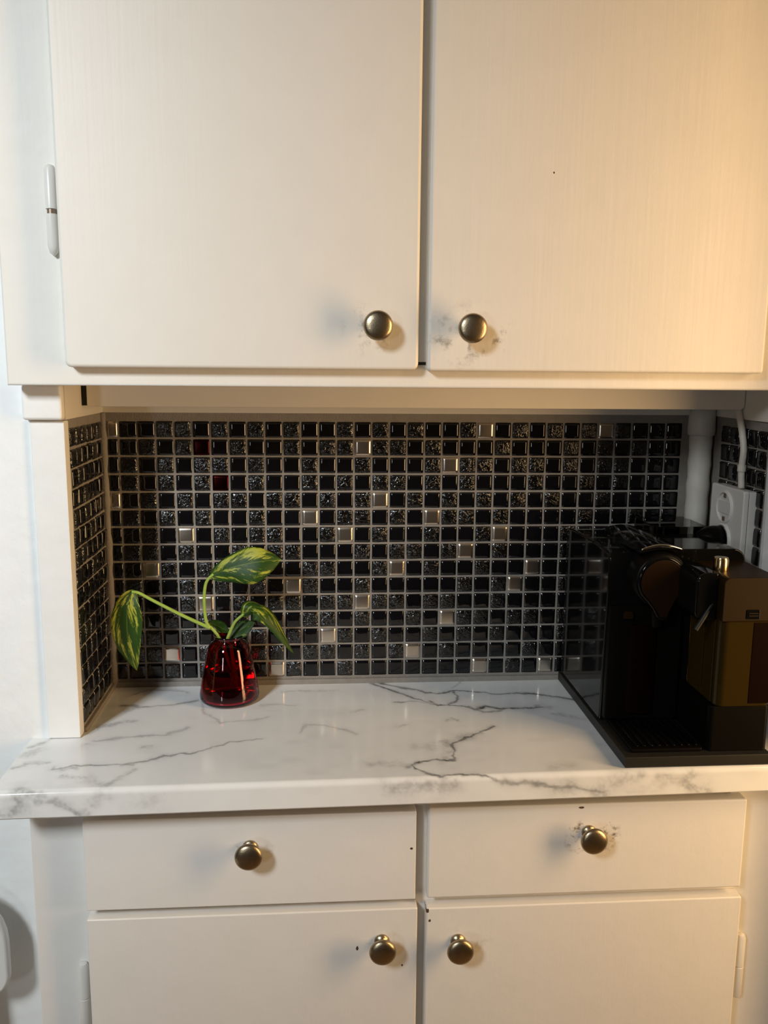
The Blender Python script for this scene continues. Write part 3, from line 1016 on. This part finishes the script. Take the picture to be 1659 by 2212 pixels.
# ------------------------------------------------------------------ outlet with cable and plug
out = thing('power_outlet', 'white surface-mounted double power outlet on the right wall of the niche', 'outlet', (XR, -0.11, -0.182))
oy0, oy1, oz0, oz1 = -0.1560, -0.0640, -0.1820, -0.0785
xf = 0.8195
obj('back_box', box(xf + 0.008, XR + 0.0012, oy0 + 0.001, oy1 - 0.001, oz0 + 0.001, oz1 - 0.001, 0.002), M['plastic_white'], out)
fp = bmesh.new()
add_prism(fp, rrect(oy0, oy1, oz0, oz1, 0.004, 4), xf, xf + 0.0078, 0.0018, axis='X', seg=3)
face = obj('face_plate', fp, M['plastic_white'], out)
for zs in (-0.1065, -0.1505):
    bm = bmesh.new()
    add_lathe(bm, [(0.0225, -0.0002), (0.0222, 0.0016), (0.0205, 0.0030), (0.0195, 0.0028), (0.0190, -0.0002)], (-1, 0, 0), (xf, -0.1070, zs), 36, cap=False)
    so = obj('socket_ring', bm, M['plastic_white'], out, wn=False)
    b2 = lathe([(0.0186, 0.0), (0.0186, 0.0004), (0.0, 0.0004)], (-1, 0, 0), (xf, -0.1070, zs), 36)
    obj('socket_well', b2, M['plastic_white'], out, wn=False)
    b3 = box(xf - 0.0016, xf, -0.1250, -0.0890, zs - 0.0085, zs + 0.0085, 0.0007)
    obj('socket_bridge', b3, M['plastic_white'], out)
    for s_ in (-1, 1):
        b4 = box(xf - 0.0020, xf, -0.1100, -0.1040, zs + s_ * 0.0155 - 0.0028, zs + s_ * 0.0155 + 0.0028, 0.0005)
        obj('earth_clip', b4, M['bare_steel'], out)

cab = thing('supply_cable', 'ivory cable running from under the cabinet down to the power outlet', 'cable', (0.829, -0.13, oz1))
cpts = [(0.8300, -0.098, 0.040), (0.8295, -0.104, 0.022), (0.8285, -0.120, -0.004), (0.8280, -0.1290, -0.028), (0.8285, -0.1265, -0.052), (0.8300, -0.1270, -0.0782)]
obj('cable', tube(cpts, 0.0043, 14, 40), M['cable'], cab, angle=None, wn=False)
obj('cable_clip', tube([(0.8285, -0.1266, -0.0475), (0.8286, -0.1265, -0.0560)], 0.0055, 14), M['cable'], cab, wn=False)

# ------------------------------------------------------------------ coffee machine
CX0, CX1 = 0.631, 0.8075
CYF, CYB = -0.2935, -0.006
mb = ZC
cm = thing('coffee_machine', 'black capsule coffee machine with milk jug on the right of the worktop', 'coffee machine', (0.72, -0.15, mb))
obj('base_plate', prism([(CX0, CYB), (CX1, CYB), (CX1, CYF), (CX0, CYF)], mb + 0.0005, mb + 0.0140, 0.0015, axis='Z'), M['black_base'], cm)
# main body: side profile (Y, Z) extruded across X, higher and rounded at the front of the head
side = [(-0.008, mb + 0.0142), (-0.186, mb + 0.0142), (-0.190, -0.300), (-0.1955, -0.200), (-0.196, -0.158), (-0.190, -0.150),
        (-0.120, -0.146), (-0.030, -0.150), (-0.012, -0.156), (-0.008, -0.170)]
obj('body', prism(side, CX0 + 0.0025, 0.7300, 0.003, axis='X', seg=3), M['black_gloss'], cm)
side2 = [(-0.095, mb + 0.0142), (-0.186, mb + 0.0142), (-0.190, -0.300), (-0.192, -0.168), (-0.185, -0.160), (-0.095, -0.158)]
obj('rear_housing', prism(side2, 0.7302, CX1 - 0.001, 0.003, axis='X', seg=3), M['black_gloss'], cm)
# brew head: horizontal barrel along Y
hx, hz = 0.6915, -0.1790
obj('brew_head', lathe([(0.0340, 0.0), (0.0360, 0.02), (0.0360, 0.060), (0.0352, 0.0980), (0.0335, 0.1050), (0.0318, 0.1072), (0.0300, 0.1075)],
                       (0, -1, 0), (hx, -0.115, hz), 48), M['black_satin'], cm, angle=50, wn=False)


def drop(r, tail, w_):
    """circle that runs out into a short tail below"""
    out_ = []
    for i in range(33):
        a = math.radians(-52 + 284 * i / 32)
        out_.append((hx + r * math.cos(a), hz + r * math.sin(a)))
    out_ += [(hx - 0.35 * r, hz - r * 1.12), (hx - w_, hz - tail + 0.006), (hx - w_ * 0.6 + 0.002, hz - tail), (hx + w_ + 0.003, hz - tail), (hx + w_ + 0.005, hz - tail + 0.006), (hx + 0.45 * r, hz - r * 1.10)]
    return out_


obj('head_ring', prism(drop(0.0305, 0.049, 0.006), -0.2245, -0.2150, 0.0025, axis='Y', seg=3), M['black_gloss'], cm)
obj('head_cap', prism(drop(0.0272, 0.044, 0.004), -0.2262, -0.2246, 0.0010, axis='Y'), M['head_cap'], cm)
obj('coffee_spout', lathe([(0.0060, 0.0), (0.0075, 0.006), (0.0085, 0.030)], (0, 0, 1), (hx + 0.002, -0.206, hz - 0.062), 20), M['black_satin'], cm, wn=False)
obj('front_panel', box(0.6360, 0.7300, -0.2000, -0.1880, mb + 0.020, -0.215, 0.003), M['black_satin'], cm)
# lever with bright edge on top of the head
lev = []
for i in range(11):
    t = i / 10
    lev.append((hx - 0.0255 + 0.051 * t, -0.1405 + 0.0045 * math.sin(math.pi * t)))
lever_poly = lev + [(x, z - 0.006) for x, z in reversed(lev)]
lv = obj('lever', prism(lever_poly, -0.214, -0.070, 0.0015, axis='Y'), M['black_gloss'], cm)
obj('lever_edge', tube([(x, -0.2150, z - 0.0005) for x, z in lev], lambda t: 0.0010 + 0.0016 * math.sin(math.pi * t), 10, 24), M['chrome'], lv, wn=False, angle=None)
obj('lever_inlay', prism([(x, z + 0.0006) for x, z in lev[2:-2]] + [(x, z - 0.0008) for x, z in reversed(lev[2:-2])], -0.150, -0.115, 0.0, axis='Y'), M['chrome'], lv, wn=False)
# capsule container front below the head
ccf = []
for i in range(13):
    a = math.pi * (0.0 + i / 12)
    ccf.append((0.6800 + 0.0180 * math.cos(a), -0.2003 - 0.006 * math.sin(a)))
obj('capsule_container', prism(ccf, mb + 0.030, -0.240, 0.0015, axis='Z'), M['copper_panel'], cm)
obj('capsule_catch', prism(rrect(0.6530, 0.6650, -0.2310, -0.2215, 0.003, 4, rs=(0.0005, 0.0005, 0.0045, 0.0045)), -0.2050, -0.2004, 0.0006), M['head_cap'], cm)
# drip tray with grille
dt = obj('drip_tray', box(0.6420, 0.7270, CYF + 0.010, -0.192, mb + 0.0142, mb + 0.0190, 0.0015), M['black_satin'], cm)
for i in range(9):
    xs = 0.6490 + i * 0.0090
    obj('grille_bar', box(xs, xs + 0.0030, CYF + 0.016, -0.200, mb + 0.0190, mb + 0.0208, 0.0005, 1), M['black_gloss'], dt)
# milk jug on the right
jx0, jx1, jy0, jy1 = 0.7385, 0.8060, -0.2860, -0.1960
obj('jug_support', prism(rrect(jx0 - 0.006, CX1 - 0.001, jy0 + 0.002, jy1 + 0.004, 0.006, 4), mb + 0.0142, -0.3150, 0.001, axis='Z'), M['black_satin'], cm)
bm = prism(rrect(jx0, jx1, jy0, jy1, 0.010, 5), -0.3145, -0.2105, 0.0012, axis='Z')
jug = obj('milk_jug', bm, M['amber_glass'], cm)
jug['label'] = 'see-through milk jug on the right of the coffee machine'
obj('jug_rib', box(jx0 - 0.0020, jx0 - 0.0002, jy0 + 0.012, jy0 + 0.017, -0.313, -0.212, 0.0008), M['amber_glass'], jug)
obj('jug_rib', box(jx0 - 0.0020, jx0 - 0.0002, jy0 + 0.040, jy0 + 0.050, -0.305, -0.212, 0.0008), M['amber_glass'], jug)
obj('milk_tube', tube([(jx0 + 0.0420, -0.250, -0.312), (jx0 + 0.0420, -0.250, -0.2110)], 0.0075, 16), M['copper_panel'], jug, wn=False)
obj('jug_core', box(0.7765, 0.8040, jy0 - 0.0006, jy0 + 0.004, -0.311, -0.2125, 0.001), M['copper_panel'], jug)
lidp = prism(rrect(jx0 - 0.0015, jx1 + 0.0010, -0.2103, -0.1590, 0.008, 5, rs=(0.001, 0.001, 0.006, 0.008)), jy0 - 0.0025, jy1 + 0.002, 0.004, seg=3)
lid = obj('jug_lid', lidp, M['lid'], cm)
lid['label'] = 'bronze-black lid of the milk jug'
obj('maker_plate', prism(rrect(0.7655, 0.7810, -0.2075, -0.1965, 0.001, 2), jy0 - 0.0034, jy0 - 0.0026, 0.0003), M['black_gloss'], lid)
for zz in (-0.2005, -0.2035):
    obj('plate_mark', box(0.7680, 0.7790, jy0 - 0.0040, jy0 - 0.0035, zz - 0.0006, zz + 0.0006), M['lid'], lid, smooth=False)
obj('lid_handle', prism(rrect(jx0 - 0.0280, jx0 - 0.0020, -0.2130, -0.1560, 0.008, 5, rs=(0.010, 0.004, 0.003, 0.012)), -0.276, -0.205, 0.004, seg=3), M['black_gloss'], lid)
obj('froth_knob', lathe([(0.0090, 0.0), (0.0088, 0.012), (0.0080, 0.0145), (0.0, 0.0150)], (0, 0, 1), (0.7520, -0.2450, -0.1588), 24), M['gold_knob'], lid, angle=35, wn=False)
obj('milk_spout', tube([(0.7350, -0.272, -0.1870), (0.7230, -0.276, -0.2050), (0.7120, -0.277, -0.2230)], 0.0028, 12, 12), M['black_base'], cm, wn=False)
# black bridge over jug and tank
arch = rrect(0.7050, 0.8060, -0.1640, -0.1440, 0.004, 6, rs=(0.002, 0.002, 0.016, 0.003))
obj('top_bridge', prism(arch, -0.200, -0.100, 0.003, seg=3), M['black_gloss'], cm)
# smoked water tank at the back
tk = prism(rrect(0.7310, CX1 - 0.002, -0.0920, -0.010, 0.006, 4), mb + 0.0145, -0.1360, 0.001, axis='Z')
obj('water_tank', tk, M['smoke_glass'], cm)['label'] = 'smoked see-through water tank at the back'
# mains plug pushed into the lower socket of the outlet
bm = lathe([(0.0185, 0.0), (0.0185, 0.010), (0.0170, 0.020), (0.0110, 0.030), (0.0060, 0.034), (0.0, 0.035)], (-1, 0, 0), (xf - 0.0036, -0.1070, -0.1505), 28)
pg = obj('mains_plug', bm, M['black_satin'], None, origin=(xf - 0.0036, -0.107, -0.1505), angle=None, wn=False)
tag(pg, 'black mains plug pushed into the lower socket of the white outlet', 'plug')

# ------------------------------------------------------------------ red vase
vx, vy = 0.1500, -0.0560
va = thing('vase', 'crimson glass flask vase holding a cutting on the worktop', 'vase', (vx, vy, ZC))
outer = [(0.0, 0.0004), (0.0300, 0.0004), (0.0370, 0.0012), (0.0402, 0.0042), (0.0412, 0.0090), (0.0405, 0.0150), (0.0360, 0.0400), (0.0312, 0.0640),
         (0.0285, 0.0755), (0.0265, 0.0805), (0.0232, 0.0840), (0.0204, 0.0858), (0.0194, 0.0880), (0.0196, 0.0905), (0.0206, 0.0925), (0.0206, 0.0938)]
inner = [(0.0186, 0.0938), (0.0182, 0.0900), (0.0184, 0.0868), (0.0215, 0.0822), (0.0245, 0.0790), (0.0264, 0.0745), (0.0290, 0.0635), (0.0338, 0.0400),
         (0.0380, 0.0160), (0.0384, 0.0100), (0.0370, 0.0062), (0.0320, 0.0046), (0.0, 0.0046)]
obj('glass_body', lathe(outer + inner, (0, 0, 1), (vx, vy, ZC), 64, cap=False), M['red_glass'], va, angle=None, wn=False)
wpro = [(0.0, 0.0050), (0.0316, 0.0050), (0.0366, 0.0066), (0.0380, 0.0102), (0.0376, 0.0160), (0.0334, 0.0400), (0.0316, 0.0500), (0.0, 0.0500)]
obj('water', lathe(wpro, (0, 0, 1), (vx, vy, ZC), 48, cap=False), M['water'], va, angle=50, wn=False)

# ------------------------------------------------------------------ plant cutting
pl = thing('plant_cutting', 'variegated green and yellow trailing plant cutting standing in the crimson vase', 'plant', (vx, vy, ZC + 0.010))
YP = -0.060


def stem(pts, r0, r1):
    o = obj('stem', tube([px(x, y, Y) for x, y, Y in pts], lambda t: r0 + (r1 - r0) * t, 10, 26), M['stem'], pl, angle=None, wn=False)
    return o


c0 = Vector((vx + 0.006, vy + 0.004, ZC + 0.020))
mouth = px(478, 1386, -0.058)
bm = tube([c0, (vx - 0.002, vy, ZC + 0.06), mouth, px(466, 1366, -0.060), px(453, 1353, -0.062)], lambda t: 0.0026 - 0.0004 * t, 10, 26)
obj('stem', bm, M['stem'], pl, angle=None, wn=False)
stem([(453, 1356, -.062), (445, 1340, -.063), (441, 1300, -.066), (443, 1268, -.068), (449, 1252, -.069), (461, 1240, -.070)], 0.0024, 0.0019)
stem([(455, 1357, -.062), (430, 1346, -.064), (385, 1325, -.068), (330, 1297, -.072), (300, 1281, -.074), (284, 1278, -.075)], 0.0026, 0.0020)
bm = tube([Vector((vx + 0.008, vy - 0.004, ZC + 0.030)), Vector((vx + 0.004, vy - 0.004, ZC + 0.075)), px(491, 1385, -.064), px(497, 1365, -.066), px(508, 1343, -.068), px(527, 1326, -.070)],
          lambda t: 0.0025 - 0.0007 * t, 10, 26)
obj('stem', bm, M['stem'], pl, angle=None, wn=False)


def leaf(mid, nrm, width, fold=0.25, curl=0.0, mat='leaf', asym=0.0, wave=0.0, ns=26, nt_=12, peak=0.42):
    """mid: midrib points; nrm: facing; blade half width follows a heart-like outline"""
    path = catmull(mid, ns)
    vs, fs, uv = [], [], []
    nrm = Vector(nrm).normalized()
    for i, p in enumerate(path):
        s_ = i / ns
        t = (path[min(i + 1, ns)] - path[max(i - 1, 0)]).normalized()
        sd = t.cross(nrm).normalized()
        nn = sd.cross(t).normalized()
        hw = (s_ / peak) ** 0.55 if s_ < peak else max(0.0, 1 - ((s_ - peak) / (1 - peak)) ** 1.75)
        if s_ >= peak:
            hw = hw ** 0.92
        hw = max(hw, 0.0) * width
        for j in range(nt_ + 1):
            q = -1 + 2 * j / nt_
            w_ = hw * (1 + asym * (1 if q > 0 else -1))
            a = abs(q)
            back = -0.10 * width * a * a * max(0, 1 - s_ * 3.5)      # lobes at the stalk
            lift = fold * w_ * a - curl * w_ * a * a + wave * width * math.sin(s_ * 11 + (2 if q > 0 else 0)) * a * a
            vs.append(p + sd * (w_ * q) + nn * lift + t * back * 2)
            uv.append((s_, q))
    n = nt_ + 1
    for i in range(ns):
        for j in range(nt_):
            a = i * n + j
            fs.append((a, a + 1, a + n + 1, a + n))
    bm = bmesh.new()
    bv = [bm.verts.new(v_) for v_ in vs]
    ly = bm.loops.layers.uv.new('leaf')
    for f in fs:
        fc = bm.faces.new([bv[k] for k in f])
        for lp, k in zip(fc.loops, f):
            lp[ly].uv = uv[k]
    o = obj('leaf', bm, M[mat], pl, angle=None, wn=False)
    md = o.modifiers.new('thickness', 'SOLIDIFY')
    md.thickness = 0.0005
    md.offset = 0
    return o


leaf([px(459, 1243, -.070), px(500, 1226, -.078), px(556, 1214, -.082), px(608, 1208, -.074)], (0.05, -0.93, 0.35), 0.0255, 0.16, 0.30, 'leaf', 0.10, 0.05, peak=0.55)
leaf([px(285, 1279, -.075), px(275, 1315, -.082), px(277, 1385, -.080), px(296, 1449, -.070)], (0.10, -0.98, -0.08), 0.0205, -0.10, -0.25, 'leaf', 0.0, 0.03, peak=0.45)
leaf([px(525, 1328, -.070), px(550, 1311, -.074), px(588, 1332, -.078), px(635, 1413, -.072)], (0.66, -0.42, 0.62), 0.0185, 0.10, 0.55, 'leaf', 0.05, 0.04, peak=0.42)
leaf([px(494, 1384, -.058), px(512, 1366, -.056), px(530, 1354, -.056), px(551, 1344, -.060)], (-0.25, -0.80, 0.55), 0.0125, 0.2, 0.2, 'leaf_dark', 0.1, 0.05, peak=0.5)
leaf([px(452, 1347, -.060), px(466, 1350, -.054), px(480, 1358, -.052), px(496, 1366, -.054)], (0.15, -0.55, 0.80), 0.0100, 0.3, 0.1, 'leaf_dark', 0.0, 0.05, peak=0.5)

# ------------------------------------------------------------------ chair pushed against the left wall
chair = thing('kitchen_chair', 'white lacquered chair with rounded backrest against the wall left of the cabinet', 'chair', (-0.315, -0.40, ZF))
bx1 = -0.1120
bz1_, bz0_ = -0.560, -0.7080
obj('backrest', prism(rrect(-0.518, bx1, bz0_, bz1_, 0.05, 8, rs=(0.03, 0.03, 0.075, 0.075)), -0.219, -0.205, 0.004, seg=3), M['chair'], chair)
obj('seat', prism(rrect(-0.52, -0.11, -0.62, -0.225, 0.05, 6), ZF + 0.43, ZF + 0.455, 0.005, axis='Z'), M['chair'], chair)
for xx in (-0.47, -0.165):
    obj('leg', tube([(xx, -0.225, ZF), (xx, -0.240, ZF + 0.44), (xx, -0.224, -0.58)], 0.010, 12, 16), M['chair'], chair, wn=False)
    obj('leg', tube([(xx, -0.605, ZF), (xx, -0.585, ZF + 0.44)], 0.012, 12), M['chair'], chair, wn=False)

# ------------------------------------------------------------------ lift everything so that the floor is at height zero
for o in list(COL.objects):
    if o.parent is None and o.type in ('MESH', 'EMPTY'):
        o.location.z += ZO
